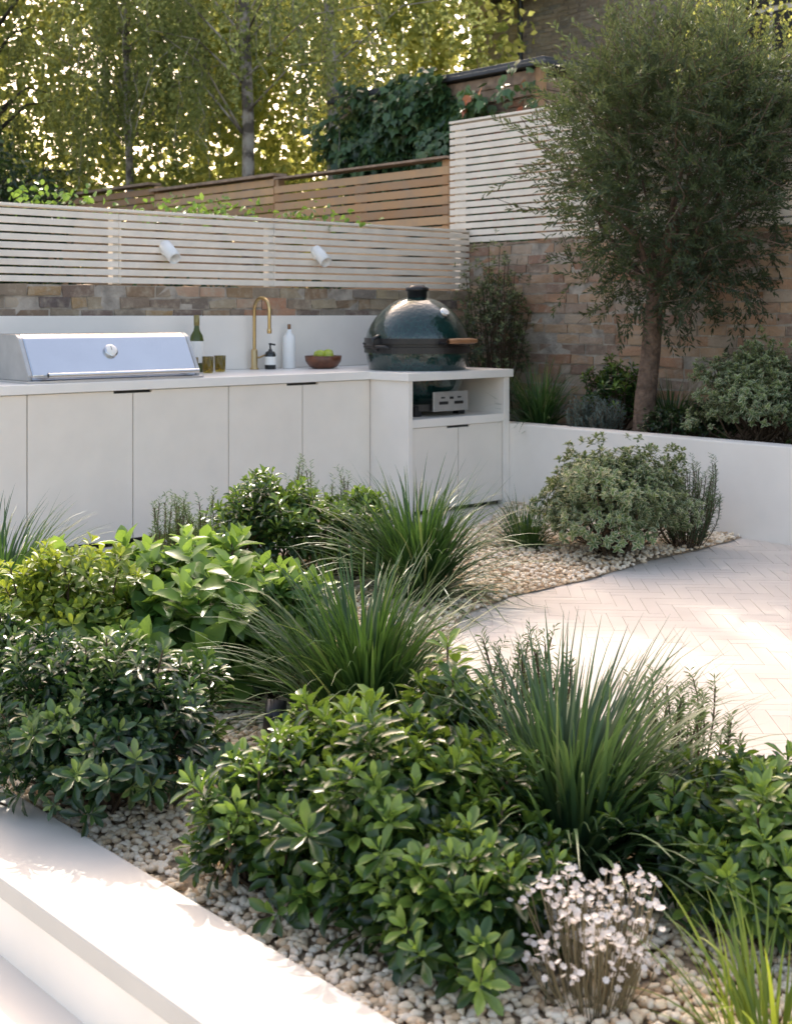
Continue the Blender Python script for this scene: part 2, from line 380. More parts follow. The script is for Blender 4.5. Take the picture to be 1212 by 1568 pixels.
kg = empty("kamado_grill")
def egg_mat():
    m, nt, b = newmat("green_ceramic")
    b.inputs["Roughness"].default_value = .16
    b.inputs["Coat Weight"].default_value = .6; b.inputs["Coat Roughness"].default_value = .06
    tc = N(nt, "ShaderNodeTexCoord"); v = N(nt, "ShaderNodeTexVoronoi"); v.inputs["Scale"].default_value = 42
    nt.links.new(tc.outputs["Object"], v.inputs["Vector"]); bump(nt, b, v.outputs["Distance"], .35, .006)
    nt.links.new(mixc(nt, ramp(nt, v.outputs["Distance"], [(.1, (0, 0, 0)), (.7, (1, 1, 1))]), (.004, .018, .018), (.008, .036, .032)), b.inputs["Base Color"])
    return m
M_egg = egg_mat(); EC = Kp(2.22, .03, 0)
lathe("dome", [(.345, 1.10), (.352, 1.115), (.352, 1.13), (.338, 1.18), (.315, 1.225), (.285, 1.27), (.245, 1.315), (.195, 1.355), (.145, 1.385), (.10, 1.402), (.062, 1.41), (0, 1.412)], M_egg, kg, EC, 64)
lathe("bowl", [(.05, .66), (.19, .67), (.27, .74), (.31, .84), (.33, .93), (.345, 1.0), (.352, 1.06), (.345, 1.075), (.0, 1.075)], M_egg, kg, EC, 64)
lathe("lower_band", [(.340, 1.035), (.360, 1.035), (.360, 1.075), (.340, 1.076)], M_black, kg, EC, 64, False)
lathe("gasket", [(.330, 1.074), (.346, 1.077), (.346, 1.099), (.330, 1.10)], M_black, kg, EC, 64, False)
lathe("upper_band", [(.340, 1.098), (.361, 1.099), (.361, 1.135), (.340, 1.136)], M_black, kg, EC, 64, False)
lathe("chimney_cap", [(.060, 1.405), (.066, 1.41), (.066, 1.45), (.078, 1.453), (.078, 1.475), (.055, 1.482), (.05, 1.492), (0, 1.494)], M_black, kg, EC, 40)
fr = -V; sd = U
def ek(f, s, z): return EC+fr*f+sd*s+np.array([0, 0, z])
tubes("handle", [([ek(.435, t, 1.118) for t in np.linspace(-.13, .13, 5)], [.014, .019, .019, .019, .014])], M_handle, kg, 14)
tubes("brackets", [([ek(.34, -.11, 1.10), ek(.40, -.12, 1.105), ek(.435, -.135, 1.118)], .010), ([ek(.34, .11, 1.10), ek(.40, .12, 1.105), ek(.435, .135, 1.118)], .010)], M_black, kg, 8)
tubes("hinge", [([ek(-.34, -.12, 1.05), ek(-.41, -.12, 1.09), ek(-.34, -.12, 1.14)], .014), ([ek(-.34, .12, 1.05), ek(-.41, .12, 1.09), ek(-.34, .12, 1.14)], .014), ([ek(-.41, -.12, 1.09), ek(-.41, 0, 1.09), ek(-.41, .12, 1.09)], .010),
    ([ek(.0, -.35, 1.05), ek(.0, -.40, 1.08), ek(.0, -.40, 1.13), ek(.0, -.35, 1.15)], .012), ([ek(-.1, -.34, 1.07), ek(-.1, -.385, 1.08), ek(.1, -.385, 1.08), ek(.1, -.34, 1.07)], .010)], M_black, kg, 8)
tn = nrm(fr*.75+np.array([0, 0, .66])); tc_ = ek(.262, 0, 1.30)
MT = Vector(tn).to_track_quat('Z', 'Y').to_matrix()
lathe("gauge", cylprof(.034, -.01, .022), M_steel, kg, tc_, 32, M=MT)
lathe("gauge_face", cylprof(.027, .021, .0235, .001), M_label, kg, tc_, 32, M=MT)
boxes("draft_door", [(2.22-.16, 2.22+.16, -.300, -.285, .655, .785)], simple("stand_metal", (.45, .44, .42), .4, metal=.5), kg, bevel=.006)
boxes("draft_slots", [(2.22-.11, 2.22-.03, -.304, -.299, .70, .72), (2.22+.03, 2.22+.11, -.304, -.299, .70, .72), (2.22-.012, 2.22+.012, -.312, -.299, .735, .75), (2.22-.09, 2.22-.06, -.304, -.299, .74, .75), (2.22+.06, 2.22+.09, -.304, -.299, .74, .75)], M_black, kg)
boxes("feet", [(2.22+a*.2-.03, 2.22+a*.2+.03, .03+b*.2-.03, .03+b*.2+.03, .6195, .69) for a in (-1, 1) for b in (-1, 1)], M_black, kg, bevel=.005)
lathe("nest_ring", [(.28, .655), (.305, .655), (.305, .70), (.28, .70), (.28, .655)], M_black, kg, EC, 48, False)

tp = empty("kitchen_tap"); B = Kp(1.375, .74, 0); up = np.array([0, 0, 1.])
pts = [B+up*.94, B+up*1.1, B+up*1.32]+[B-V*.085*(1-math.cos(a))+up*(1.32+.085*math.sin(a)) for a in np.linspace(.2, math.pi, 12)]+[B-V*.17+up*1.25, B-V*.17+up*1.19]
tubes("spout", [(pts, .012)], M_brass, tp, 14)
lathe("base", [(0, .921), (.030, .921), (.030, .93), (.022, .935), (.022, 1.05), (.014, 1.06), (0, 1.06)], M_brass, tp, B, 28)
tubes("lever", [([B+up*1.0, B+up*1.0+U*.04, B+up*1.02+U*.10], [.008, .007, .006])], M_brass, tp, 10)
lathe("nozzle", cylprof(.016, 1.165, 1.20), M_brass, tp, B-V*.17, 20)

def glassmat(name, col, rough=.05, tr=.85):
    m, nt, b = newmat(name); b.inputs["Base Color"].default_value = (*col, 1); b.inputs["Roughness"].default_value = rough
    b.inputs["Transmission Weight"].default_value = tr; b.inputs["IOR"].default_value = 1.45; return m
M_gl = glassmat("amber_glass", (.80, .62, .12), .05, .9); M_wine = glassmat("wine_glass_green", (.10, .13, .02), .05, .5); M_dkgl = simple("dark_bottle", (.02, .022, .02), .2)
wb = empty("wine_bottle"); bp_ = Kp(.86, .66, .921)
lathe("glass", [(0, 0), (.043, 0), (.046, .005), (.046, .20), (.040, .235), (.020, .27), (.016, .30), (.016, .355), (.018, .357), (.018, .366), (0, .367)], M_wine, wb, bp_, 32)
lathe("label", [(.0468, .06), (.0468, .20)], M_label, wb, bp_, 32)
lathe("foil", [(.0178, .300), (.0188, .301), (.0188, .368), (0, .369)], simple("foil_gold", (.30, .25, .10), .4, metal=.6), wb, bp_, 24)
for (s, d) in ((.67, .42), (.84, .50), (1.0, .60)):
    g0 = empty("drinking_glass")
    lathe("tumbler", [(0, .0), (.030, .0), (.035, .01), (.038, .105), (.0355, .105), (.032, .012), (0, .010)], M_gl, g0, Kp(s, d, .9215), 28)
sdp = empty("soap_dispenser"); q0 = Kp(1.479, .70, .921)
lathe("bottle", [(0, 0), (.036, 0), (.038, .004), (.038, .10), (.030, .118), (.013, .124), (.013, .135), (0, .135)], M_dkgl, sdp, q0, 28)
lathe("label", [(.0386, .03), (.0386, .085)], M_label, sdp, q0, 28)
tubes("pump", [([q0+up*.13, q0+up*.15, q0+up*.17], .006), ([q0+up*.17-U*.01, q0+up*.172, q0+up*.165+U*.04], .006)], M_black, sdp, 8)
lb = empty("ceramic_bottle"); q1 = Kp(1.655, .72, .921)
lathe("body", [(0, 0), (.042, 0), (.045, .005), (.045, .19), (.038, .225), (.018, .245), (.016, .27), (0, .27)], M_ceram, lb, q1, 28)
lathe("cap", cylprof(.012, .27, .305), M_handle, lb, q1, 20)
fb = empty("fruit_bowl"); q2 = Kp(1.82, .55, .921)
lathe("bowl", [(0, 0), (.07, 0), (.095, .012), (.122, .05), (.128, .088), (.120, .088), (.105, .045), (.06, .02), (0, .018)], M_wood, fb, q2, 40)
for i, (a, b_, c_) in enumerate(((-.04, -.02, .095), (.045, .0, .098), (0, .05, .09), (-.0, -.06, .085))):
    lathe("apple_%d" % i, [(0, .026), (.012, .033), (.030, .024), (.037, 0), (.030, -.024), (.014, -.033), (0, -.028)], M_apple, fb, q2+U*a+V*b_+up*c_, 20)

# ------------------------------------------------------------------ walls / fences
def brick_run(s0, s1, z0, z1, axis, face, depth, bl=.225, bh=.075, mo=.010):
    out = []; r = 0; z = z0
    while z < z1-.02:
        x = s0-(bl/2 if r % 2 else 0)-rng.uniform(0, .06)
        while x < s1:
            L = bl*rng.uniform(.94, 1.04) if rng.random() > .2 else bl/2
            a, b = max(x, s0)+mo/2, min(x+L, s1)-mo/2
            if b-a > .03:
                pr = rng.normal(0, .004)
                if axis == 's': out.append((a, b, face+pr, face+depth, z+mo/2, min(z+bh, z1)-mo/2))
                else: out.append((face+pr, face+depth, a, b, z+mo/2, min(z+bh, z1)-mo/2))
            x += L
        z += bh; r += 1
    return out
wl = empty("brick_wall")
boxes("mortar", [(-4, 3.55, .856, 1.07, -.1, 1.478)], M_mortar, wl)
boxes("bricks", brick_run(-4, 3.55, 1.03, 1.485, 's', .85, .10), M_brickL, wl, jitter=.005)
wr = empty("brick_wall")
boxes("mortar", [(3.566, 3.78, -8, 1.06, -.1, 1.845)], M_mortar, wr)
boxes("bricks", brick_run(-6, 1.06, .40, 1.86, 'd', 3.56, .10), M_brickR, wr, jitter=.0035)

fl = empty("slatted_fence")
sl = []
for i in range(9):
    z = 1.492+i*.0502
    for a, b in ((-4.2, -1.9), (-1.9, .40), (.40, 1.62), (1.62, 3.55)):
        sl.append((a+.001, b-.001, .848+rng.normal(0, .0008), .868, z, z+.037))
boxes("slats", sl, M_slat, fl, bevel=.0015)
boxes("posts", [(s-.03, s+.03, .8695, .93, 1.486, 1.93) for s in (-4.1, -1.9, .40, 1.62, 3.5)], M_slat, fl)
boxes("top_rail", [(-4.2, 3.55, .842, .93, 1.9435, 1.962)], M_slat, fl, bevel=.002)
f2 = empty("slatted_fence")
sl = []
for i in range(17):
    z = 1.865+i*.0567
    for a, b in ((-6, -3.9), (-3.9, -2.1), (-2.1, -.3), (-.3, 1.07)):
        sl.append((3.545+rng.normal(0, .0008), 3.567, a+.001, b-.001, z, z+.042))
boxes("slats", sl, M_slat, f2, bevel=.0015)
boxes("posts", [(3.568, 3.63, d-.03, d+.03, 1.862, 2.815) for d in (-5.8, -3.9, -2.1, -.3, 1.0)], M_slat, f2)
boxes("top_rail", [(3.54, 3.64, -6, 1.075, 2.829, 2.848)], M_slat, f2, bevel=.002)

for (s, z) in ((.735, 1.705), (1.985, 1.715), (-.50, 1.695)):
    L0 = empty("wall_light"); c = Kp(s, .848, z); dr = nrm(-V*.80-up*.60)
    MM = Vector(dr).to_track_quat('Z', 'Y').to_matrix()
    lathe("shade", [(0, -.05), (.040, -.05), (.042, -.047), (.042, .105), (.037, .105), (.037, .03), (0, .03)], M_ceram, L0, c-V*.045+up*.01, 32, M=MM)
    lathe("mount", cylprof(.03, 0, .03), M_ceram, L0, c, 24, M=Vector(-V).to_track_quat('Z', 'Y').to_matrix())

pw_ = empty("raised_planter")
boxes("planter_wall", [(2.712, 2.85, -8, -.10, -.05, .55)], M_white, pw_, bevel=.008)
boxes("planter_soil", [(2.851, 3.56, -8, .845, -.05, .48), (2.72, 2.851, -.095, .845, -.05, .48)], M_soil, pw_)

cf = empty("timber_fence"); sl = []
for (a, b, zt) in ((1.75, 4.3, 2.60), (4.3, 6.6, 2.68), (6.6, 9.2, 2.75)):
    z = zt
    while z > 1.2:
        sl.append((4.19+rng.normal(0, .002), 4.21, a+.005, b-.005, z-.072, z-.0)); z -= .088
boxes("slats", sl, M_cedar, cf, bevel=.002)
boxes("posts", [(4.212, 4.29, d-.045, d+.045, 0, z) for d, z in ((1.80, 2.66), (3.0, 2.6), (4.3, 2.70), (5.4, 2.66), (6.6, 2.77), (7.9, 2.7), (9.15, 2.78))], M_cedar, cf)
boxes("caps", [(4.14, 4.32, 4.25, 6.65, 2.705, 2.735), (4.14, 4.32, 1.72, 4.24, 2.665, 2.685), (4.14, 4.32, 6.66, 9.25, 2.79, 2.82)], M_lead, cf)

ob = empty("brick_outbuilding")
boxes("bricks", brick_run(1.76, 4.6, 1.4, 3.35, 'd', 5.40, .1) + brick_run(5.41, 7.6, 2.0, 3.35, 's', 1.745, .1), M_brickR, ob, jitter=.003)
boxes("core", [(5.412, 7.6, 1.757, 4.6, 0, 3.55)], M_mortar, ob)
boxes("cladding", [(5.36, 5.40, 1.70, 4.65, 3.36+i*.125, 3.36+i*.125+.118) for i in range(2)] + [(5.36, 7.6, 1.70, 1.744, 2.72+i*.115, 2.72+i*.115+.108) for i in range(7)], M_lead, ob, bevel=.003)
boxes("roof", [(5.28, 7.9, 1.58, 4.8, 3.62, 3.66), (5.31, 7.9, 1.62, 4.76, 3.661, 3.70)], M_felt, ob, bevel=.006)
boxes("corner_post", [(5.345, 5.42, 1.69, 1.76, 1.4, 3.61)], M_cedar, ob)
n = 9500; dd = rng.uniform(1.75, 4.95, n); zz = rng.uniform(1.8, 3.8, n)
topl = 3.42+.14*(dd-2)+.17*np.sin(dd*4.3)+.12*np.sin(dd*11)+rng.normal(0, .06, n); lim = 2.25+.3*np.sin(zz*5)+(zz-2.6)*.35
kp_ = (zz < topl) & (dd < 4.55+.28*np.sin(zz*6.5)+rng.normal(0, .08, n)) & ((dd > lim) | (rng.random(n) < .15)); dd, zz = dd[kp_], zz[kp_]; n = len(dd)
thick = .22+.20*np.sin(dd*5)*np.sin(zz*7)
P = K(np.stack([5.34-rng.uniform(0, 1, n)*thick, dd, zz], 1)); D = -U*.35+rng.normal(0, .35, (n, 3))+np.array([0, 0, -.9]); Nn = -U+rng.normal(0, .4, (n, 3))+np.array([0, 0, .5])
va = np.where(dd < 2.5, rng.uniform(.5, 1, n), rng.uniform(0, .9, n))
leafobj("ivy", [leaves(P, D, Nn, rng.uniform(.08, .14, n), rng.uniform(.08, .13, n), T_IVY, va)], L_ivy)

hs = empty("brick_house")
boxes("bricks", brick_run(-4, 10.2, 2.5, 6.9, 'd', 13.0, .1), M_brickH, hs, jitter=.003)
boxes("core", [(13.012, 20, -4, 10.19, 0, 6.9)], M_mortar, hs)
prism("roof", [(12.8, 6.85), (16.5, 10.2), (20.2, 6.85)], 'y', -4.2, 9.6, M_slate, hs)
boxes("parapet", [(12.9, 20, 9.6, 10.25, 6.6, 7.3)], M_brickH, hs)
boxes("chimney", [(15.6, 16.8, 8.7, 10.2, 7.4, 11.0)], M_brickH, hs)
for d in (4.0, 1.0):
    boxes("window_frame", [(12.95, 12.99, d-.55, d+.55, 5.0, 6.5)], M_slat, hs, bevel=.01)
    boxes("window_pane", [(12.93, 12.948, d-.47, d-.03, 5.08, 5.7), (12.93, 12.948, d+.03, d+.47, 5.08, 5.7), (12.93, 12.948, d-.47, d-.03, 5.78, 6.42), (12.93, 12.948, d+.03, d+.47, 5.78, 6.42)], M_black, hs)
boxes("gutter", [(12.75, 12.9, -4, 9.6, 6.78, 6.88)], M_black, hs)
tubes("downpipe", [([Kp(12.9, 8.9, z) for z in (0, 3, 6.8)], .05)], M_black, hs)

# ------------------------------------------------------------------ plants
def shrub(name, x, y, z0, r, h, tips, L, nper, mat, tpl=T_OBO, wr=.36, upw=.7, fill=.5, ry=None, stems=True, light=.0):
    ph = rng.uniform(0, 6.28, 6); ry = ry or r
    n = tips
    d = rdir(n); d[:, 2] = np.where(d[:, 2] < -.35, -d[:, 2], d[:, 2])
    az = np.arctan2(d[:, 1], d[:, 0])
    lum = 1+.14*np.sin(3*az+ph[0])+.10*np.sin(5*az+ph[1]+3*d[:, 2])+.12*np.sin(4*d[:, 2]*2+ph[2]+2*az)
    rad = rng.uniform(.70, 1.05, n)*lum
    C = np.array([x, y, z0+.42*h]); E = np.array([r, ry, .58*h])
    P = C+d*E*rad[:, None]; P[:, 2] = np.maximum(P[:, 2], z0+.03)
    ax = nrm(d*.8+np.array([0, 0, upw])+rng.normal(0, .3, (n, 3)))
    a1 = nrm(np.cross(ax, rdir(n))); a2 = np.cross(ax, a1)
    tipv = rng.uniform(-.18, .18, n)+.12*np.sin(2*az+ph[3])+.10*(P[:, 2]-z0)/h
    packs = []
    k = np.arange(nper)
    an = (k[None]*2.4+rng.uniform(0, 6.28, (n, 1)))+rng.normal(0, .15, (n, nper))
    f = (k[None]+.5)/nper
    tilt = R(18)+f*R(78)+rng.normal(0, .14, (n, nper))
    rd = a1[:, None]*np.cos(an)[..., None]+a2[:, None]*np.sin(an)[..., None]
    D = ax[:, None]*np.cos(tilt)[..., None]+rd*np.sin(tilt)[..., None]
    Nn = ax[:, None]*np.sin(tilt)[..., None]-rd*np.cos(tilt)[..., None]
    PP = P[:, None]-ax[:, None]*(f*L*.7)[..., None]
    LL = L*(.55+.55*np.minimum(1, f*2.2))*rng.uniform(.75, 1.15, (n, nper))*rng.uniform(.8, 1.15, (n, 1))
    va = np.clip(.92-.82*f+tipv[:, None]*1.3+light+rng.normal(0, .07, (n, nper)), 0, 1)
    packs.append(leaves(PP.reshape(-1, 3), D.reshape(-1, 3), Nn.reshape(-1, 3), LL.ravel(), LL.ravel()*wr, tpl, va.ravel()))
    m = int(n*nper*fill)
    dI = rdir(m); dI[:, 2] = np.abs(dI[:, 2])*1.2-.2
    PI = C+dI*E*rng.uniform(.35, .85, (m, 1)); PI[:, 2] = np.maximum(PI[:, 2], z0+.02)
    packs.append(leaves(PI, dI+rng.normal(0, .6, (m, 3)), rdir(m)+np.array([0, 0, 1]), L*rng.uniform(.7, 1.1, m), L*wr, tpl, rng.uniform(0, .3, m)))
    e = empty(name); leafobj("foliage", packs, mat, e, True)
    if stems:
        sel = rng.choice(n, min(n, 60), replace=False); lst = []
        for i in sel:
            b0 = np.array([x, y, z0])+np.append(rng.normal(0, r*.18, 2), 0); p1 = P[i]
            mid = (b0+p1)/2+np.array([*(p1-b0)[:2]*.15, -.02])
            lst.append(([b0, mid, p1], [.006, .004, .0025]))
        tubes("stems", lst, M_stem, e, 5)
    return e
def grass(name, x, y, z0, n, L, spread, mat, w=.0120, base=.085, lean=(0, 0), droop=.72):
    S = 9; t = np.linspace(0, 1, S)
    az = rng.uniform(0, 6.28, n); li = np.abs(rng.normal(0, 1, n))*.60*spread+.04; li = np.minimum(li, 1.35)
    LL = L*rng.uniform(.55, 1.08, n)
    br = base*np.sqrt(rng.random(n)); B0 = np.stack([x+br*np.cos(az+.3), y+br*np.sin(az+.3), np.full(n, z0)], 1)
    h = np.stack([np.cos(az), np.sin(az), 0*az], 1); side = np.stack([-np.sin(az), np.cos(az), 0*az], 1)
    tw = rng.normal(0, .5, n); side = nrm(side+np.stack([0*tw, 0*tw, tw*.5], 1))
    dr = droop*rng.uniform(.2, 1.4, n)
    ang = li[:, None]+dr[:, None]*t[None]**1.6*1.6
    dx = np.sin(ang); dz = np.cos(ang); st = (LL/(S-1))[:, None]
    hx = np.concatenate([np.zeros((n, 1)), np.cumsum(dx[:, :-1]*st, 1)], 1); hz = np.concatenate([np.zeros((n, 1)), np.cumsum(dz[:, :-1]*st, 1)], 1)
    wob = rng.normal(0, .07, (n, 1))*L*t[None]**2
    C = B0[:, None]+h[:, None]*hx[..., None]+side[:, None]*wob[..., None]; C[..., 2] += hz
    C[..., 0] += lean[0]*t**1.5; C[..., 1] += lean[1]*t**1.5
    C[..., 2] = np.maximum(C[..., 2], z0+.01)
    W = w*rng.uniform(.6, 1.2, (n, 1))*np.clip(1.15-t[None]**2.2*1.12, .04, 1)
    A = C-side[:, None]*W[..., None]/2; Bv = C+side[:, None]*W[..., None]/2
    v = np.stack([A, Bv], 2).reshape(-1, 3)
    i, j = np.meshgrid(np.arange(n), np.arange(S-1), indexing='ij'); b0 = i*S*2+j*2
    f = np.stack([b0, b0+1, b0+3, b0+2], -1).reshape(-1, 4)
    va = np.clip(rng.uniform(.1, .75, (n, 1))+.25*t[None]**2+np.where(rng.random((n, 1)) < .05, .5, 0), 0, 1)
    me = npmesh(name, v, [f], {"var": np.repeat(va.ravel(), 2), "edge": np.zeros(len(v))})
    return link(name, me, mat, None, True)
def rosemary(name, x, y, z0, r, h, n, mat=None, L=.030, per=80, lw=.0045):
    packs = []; lst = []
    for i in range(n):
        a = rng.uniform(0, 6.28); rr = r*math.sqrt(rng.random()); hh = h*rng.uniform(.5, 1.05)
        b0 = np.array([x+rr*.4*math.cos(a), y+rr*.4*math.sin(a), z0]); p1 = np.array([x+rr*math.cos(a), y+rr*math.sin(a), z0+hh])
        mid = (b0+p1)/2+np.array([math.cos(a), math.sin(a), 0])*rr*.3+rng.normal(0, .04, 3)
        t = np.linspace(0, 1, per)[:, None]; c = (1-t)**2*b0+2*t*(1-t)*mid+t*t*p1
        tg = nrm(np.gradient(c, axis=0)); rd = rdir(per); sd_ = nrm(np.cross(tg, rd))
        D = tg*.75+sd_; k = t[:, 0] > .12
        packs.append(leaves(c[k], D[k], tg[k]+.3*rdir(k.sum()), L*rng.uniform(.7, 1.1, k.sum()), lw, T_SM, np.clip(.2+.55*t[k, 0]+rng.normal(0, .12, k.sum()), 0, 1)))
        lst.append((c[::12], .0025))
    e = empty(name); leafobj("needles", packs, mat or L_ros, e); tubes("stems", lst, M_stem, e, 4); return e

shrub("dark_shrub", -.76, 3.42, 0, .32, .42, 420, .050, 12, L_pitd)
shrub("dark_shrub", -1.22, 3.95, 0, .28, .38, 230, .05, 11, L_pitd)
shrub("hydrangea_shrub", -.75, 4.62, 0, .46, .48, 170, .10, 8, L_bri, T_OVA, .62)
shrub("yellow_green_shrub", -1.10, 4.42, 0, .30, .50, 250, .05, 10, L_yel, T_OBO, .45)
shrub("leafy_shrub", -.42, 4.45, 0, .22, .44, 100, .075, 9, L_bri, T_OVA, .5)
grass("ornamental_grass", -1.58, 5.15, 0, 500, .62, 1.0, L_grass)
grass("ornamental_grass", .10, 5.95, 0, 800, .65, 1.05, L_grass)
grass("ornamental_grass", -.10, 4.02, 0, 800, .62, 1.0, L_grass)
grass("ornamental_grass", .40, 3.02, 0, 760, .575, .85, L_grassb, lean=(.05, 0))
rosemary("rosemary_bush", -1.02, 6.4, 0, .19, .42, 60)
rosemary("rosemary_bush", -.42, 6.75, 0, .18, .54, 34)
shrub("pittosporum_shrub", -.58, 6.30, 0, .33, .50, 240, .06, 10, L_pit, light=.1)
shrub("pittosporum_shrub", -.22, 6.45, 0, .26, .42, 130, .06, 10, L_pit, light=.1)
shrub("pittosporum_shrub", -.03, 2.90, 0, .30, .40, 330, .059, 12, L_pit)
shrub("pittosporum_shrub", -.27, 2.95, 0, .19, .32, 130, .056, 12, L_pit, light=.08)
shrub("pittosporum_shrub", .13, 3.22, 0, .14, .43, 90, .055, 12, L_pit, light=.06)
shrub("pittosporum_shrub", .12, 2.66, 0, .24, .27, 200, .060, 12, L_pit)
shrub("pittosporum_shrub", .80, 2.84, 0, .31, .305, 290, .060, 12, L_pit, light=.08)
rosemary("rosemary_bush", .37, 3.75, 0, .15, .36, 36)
rosemary("rosemary_bush", .76, 3.5, 0, .16, .32, 36)
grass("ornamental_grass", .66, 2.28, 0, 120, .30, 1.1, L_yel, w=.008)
fw = empty("white_flower_clump"); packs = []; st = []
M_pet = leafmat("petal", [(0, (.62, .53, .45)), (1, (.88, .83, .78))], (.7, .6, .5), .2, .7)
for i in range(150):
    a = rng.uniform(0, 6.28); rr = .125*math.sqrt(rng.random()); hh = .225*rng.uniform(.4, 1.05)
    b0 = np.array([.365+rr*.5*math.cos(a), 2.44+rr*.5*math.sin(a), 0]); p1 = np.array([.365+rr*math.cos(a), 2.44+rr*math.sin(a), hh])
    st.append(([b0, (b0+p1)/2+rng.normal(0, .006, 3), p1], .0012))
    for j in range(3):
        c = p1+rng.normal(0, .008, 3); m = 7; an = np.arange(m)*6.283/m; axx = nrm(np.array([rng.normal(0, .5), rng.normal(-.3, .5), 1.]))
        a1 = nrm(np.cross(axx, [1, 0, 0.1])); a2 = np.cross(axx, a1)
        D = a1*np.cos(an)[:, None]+a2*np.sin(an)[:, None]+axx*.35
        packs.append(leaves(np.repeat(c[None], m, 0), D, np.repeat(axx[None], m, 0), .0078, .0068, T_SM, rng.uniform(.2, 1, m)))
leafobj("petals", packs, M_pet, fw); tubes("stems", st, simple("dry_stem", (.22, .18, .10), .9), fw, 4)
sp = empty("garden_spotlight"); spc = np.array([-.36, 3.88, 0])
MS = Vector((.1, .35, 1)).to_track_quat('Z', 'Y').to_matrix()
lathe("head", [(0, -.04), (.028, -.04), (.032, -.035), (.032, .05), (.029, .05), (.026, .03), (0, .03)], M_black, sp, spc+np.array([0, 0, .10]), 24, M=MS)
lathe("spike", cylprof(.008, 0, .08), M_black, sp, spc, 12)

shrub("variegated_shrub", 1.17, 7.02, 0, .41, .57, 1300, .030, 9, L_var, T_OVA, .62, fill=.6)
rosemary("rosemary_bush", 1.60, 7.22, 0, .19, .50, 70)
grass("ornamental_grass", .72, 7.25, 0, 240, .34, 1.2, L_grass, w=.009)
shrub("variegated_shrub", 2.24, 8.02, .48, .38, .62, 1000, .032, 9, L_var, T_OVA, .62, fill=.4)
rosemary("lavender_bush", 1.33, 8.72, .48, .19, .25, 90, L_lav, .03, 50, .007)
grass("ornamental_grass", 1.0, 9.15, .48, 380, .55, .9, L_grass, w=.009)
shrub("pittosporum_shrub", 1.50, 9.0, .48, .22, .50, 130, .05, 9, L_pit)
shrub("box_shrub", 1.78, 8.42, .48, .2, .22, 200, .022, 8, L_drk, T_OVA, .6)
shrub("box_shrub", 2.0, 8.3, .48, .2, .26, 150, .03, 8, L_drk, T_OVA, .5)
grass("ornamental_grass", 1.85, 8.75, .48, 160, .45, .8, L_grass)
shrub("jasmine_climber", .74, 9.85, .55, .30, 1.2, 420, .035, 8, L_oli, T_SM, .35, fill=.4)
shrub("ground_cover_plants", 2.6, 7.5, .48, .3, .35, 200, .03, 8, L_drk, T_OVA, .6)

# olive tree
ol = empty("olive_tree"); tb = np.array([1.62, 8.55, .44])
tk = [tb, tb+[.01, 0, .3], tb+[.05, .02, .6], tb+[.06, .0, .85], tb+[.08, 0, 1.0]]
limbs = [(tk, [.082, .070, .064, .062, .056])]
cc = np.array([1.87, 8.50, 2.27]); shoots_p, shoots_d = [], []
for i in range(112):
    d = nrm(np.array([rng.normal(), rng.normal(), rng.normal()*.9+.12])); e = cc+d*np.array([.77, .64, .88])*rng.uniform(.3, 1.)**.6
    if i % 4 == 0:
        s0 = tk[-1-(i % 4)//2]; mid = (s0+e)/2+rng.normal(0, .06, 3)
        limbs.append(([s0, mid, e], [.022, .012, .004]))
    for j in range(24):
        p = e+rng.normal(0, .14, 3); dd_ = nrm(d*.8+rng.normal(0, .55, 3)+np.array([0, 0, .35]))
        shoots_p.append(p); shoots_d.append(dd_)
for j in range(70):
    a = rng.uniform(0, 6.28); p = cc+np.array([.55*math.cos(a)*rng.random(), .4*math.sin(a)*rng.random(), .75+rng.uniform(0, .15)])
    shoots_p.append(p); shoots_d.append(nrm(np.array([rng.normal(0, .3), rng.normal(0, .3), 1.5])))
sp_, sd_ = np.array(shoots_p), np.array(shoots_d); n = len(sp_); m = 24
t = np.linspace(.05, 1, m)[None, :, None]; Ls = rng.uniform(.14, .34, n)[:, None, None]
c = sp_[:, None]+sd_[:, None]*t*Ls; c[..., 2] -= (t[..., 0]**2*Ls[..., 0]*.18)
rd = rdir(n*m).reshape(n, m, 3); D = nrm(sd_[:, None]*.9+nrm(np.cross(np.broadcast_to(sd_[:, None], rd.shape), rd))*.8)
va = np.clip(rng.uniform(.0, .4, (n, m))+.42*((c[..., 2]-1.7)/1.3), 0, 1)  # leaves paler with height: sunlit top and dark underside put into the colour
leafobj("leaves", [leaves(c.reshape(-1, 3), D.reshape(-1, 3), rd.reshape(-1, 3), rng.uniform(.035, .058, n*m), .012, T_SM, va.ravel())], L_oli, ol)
limbs += [([a, a+b*.15, a+b*.3], .002) for a, b in zip(sp_[::3], sd_[::3])]
tubes("trunk", limbs, M_bark, ol, 8)

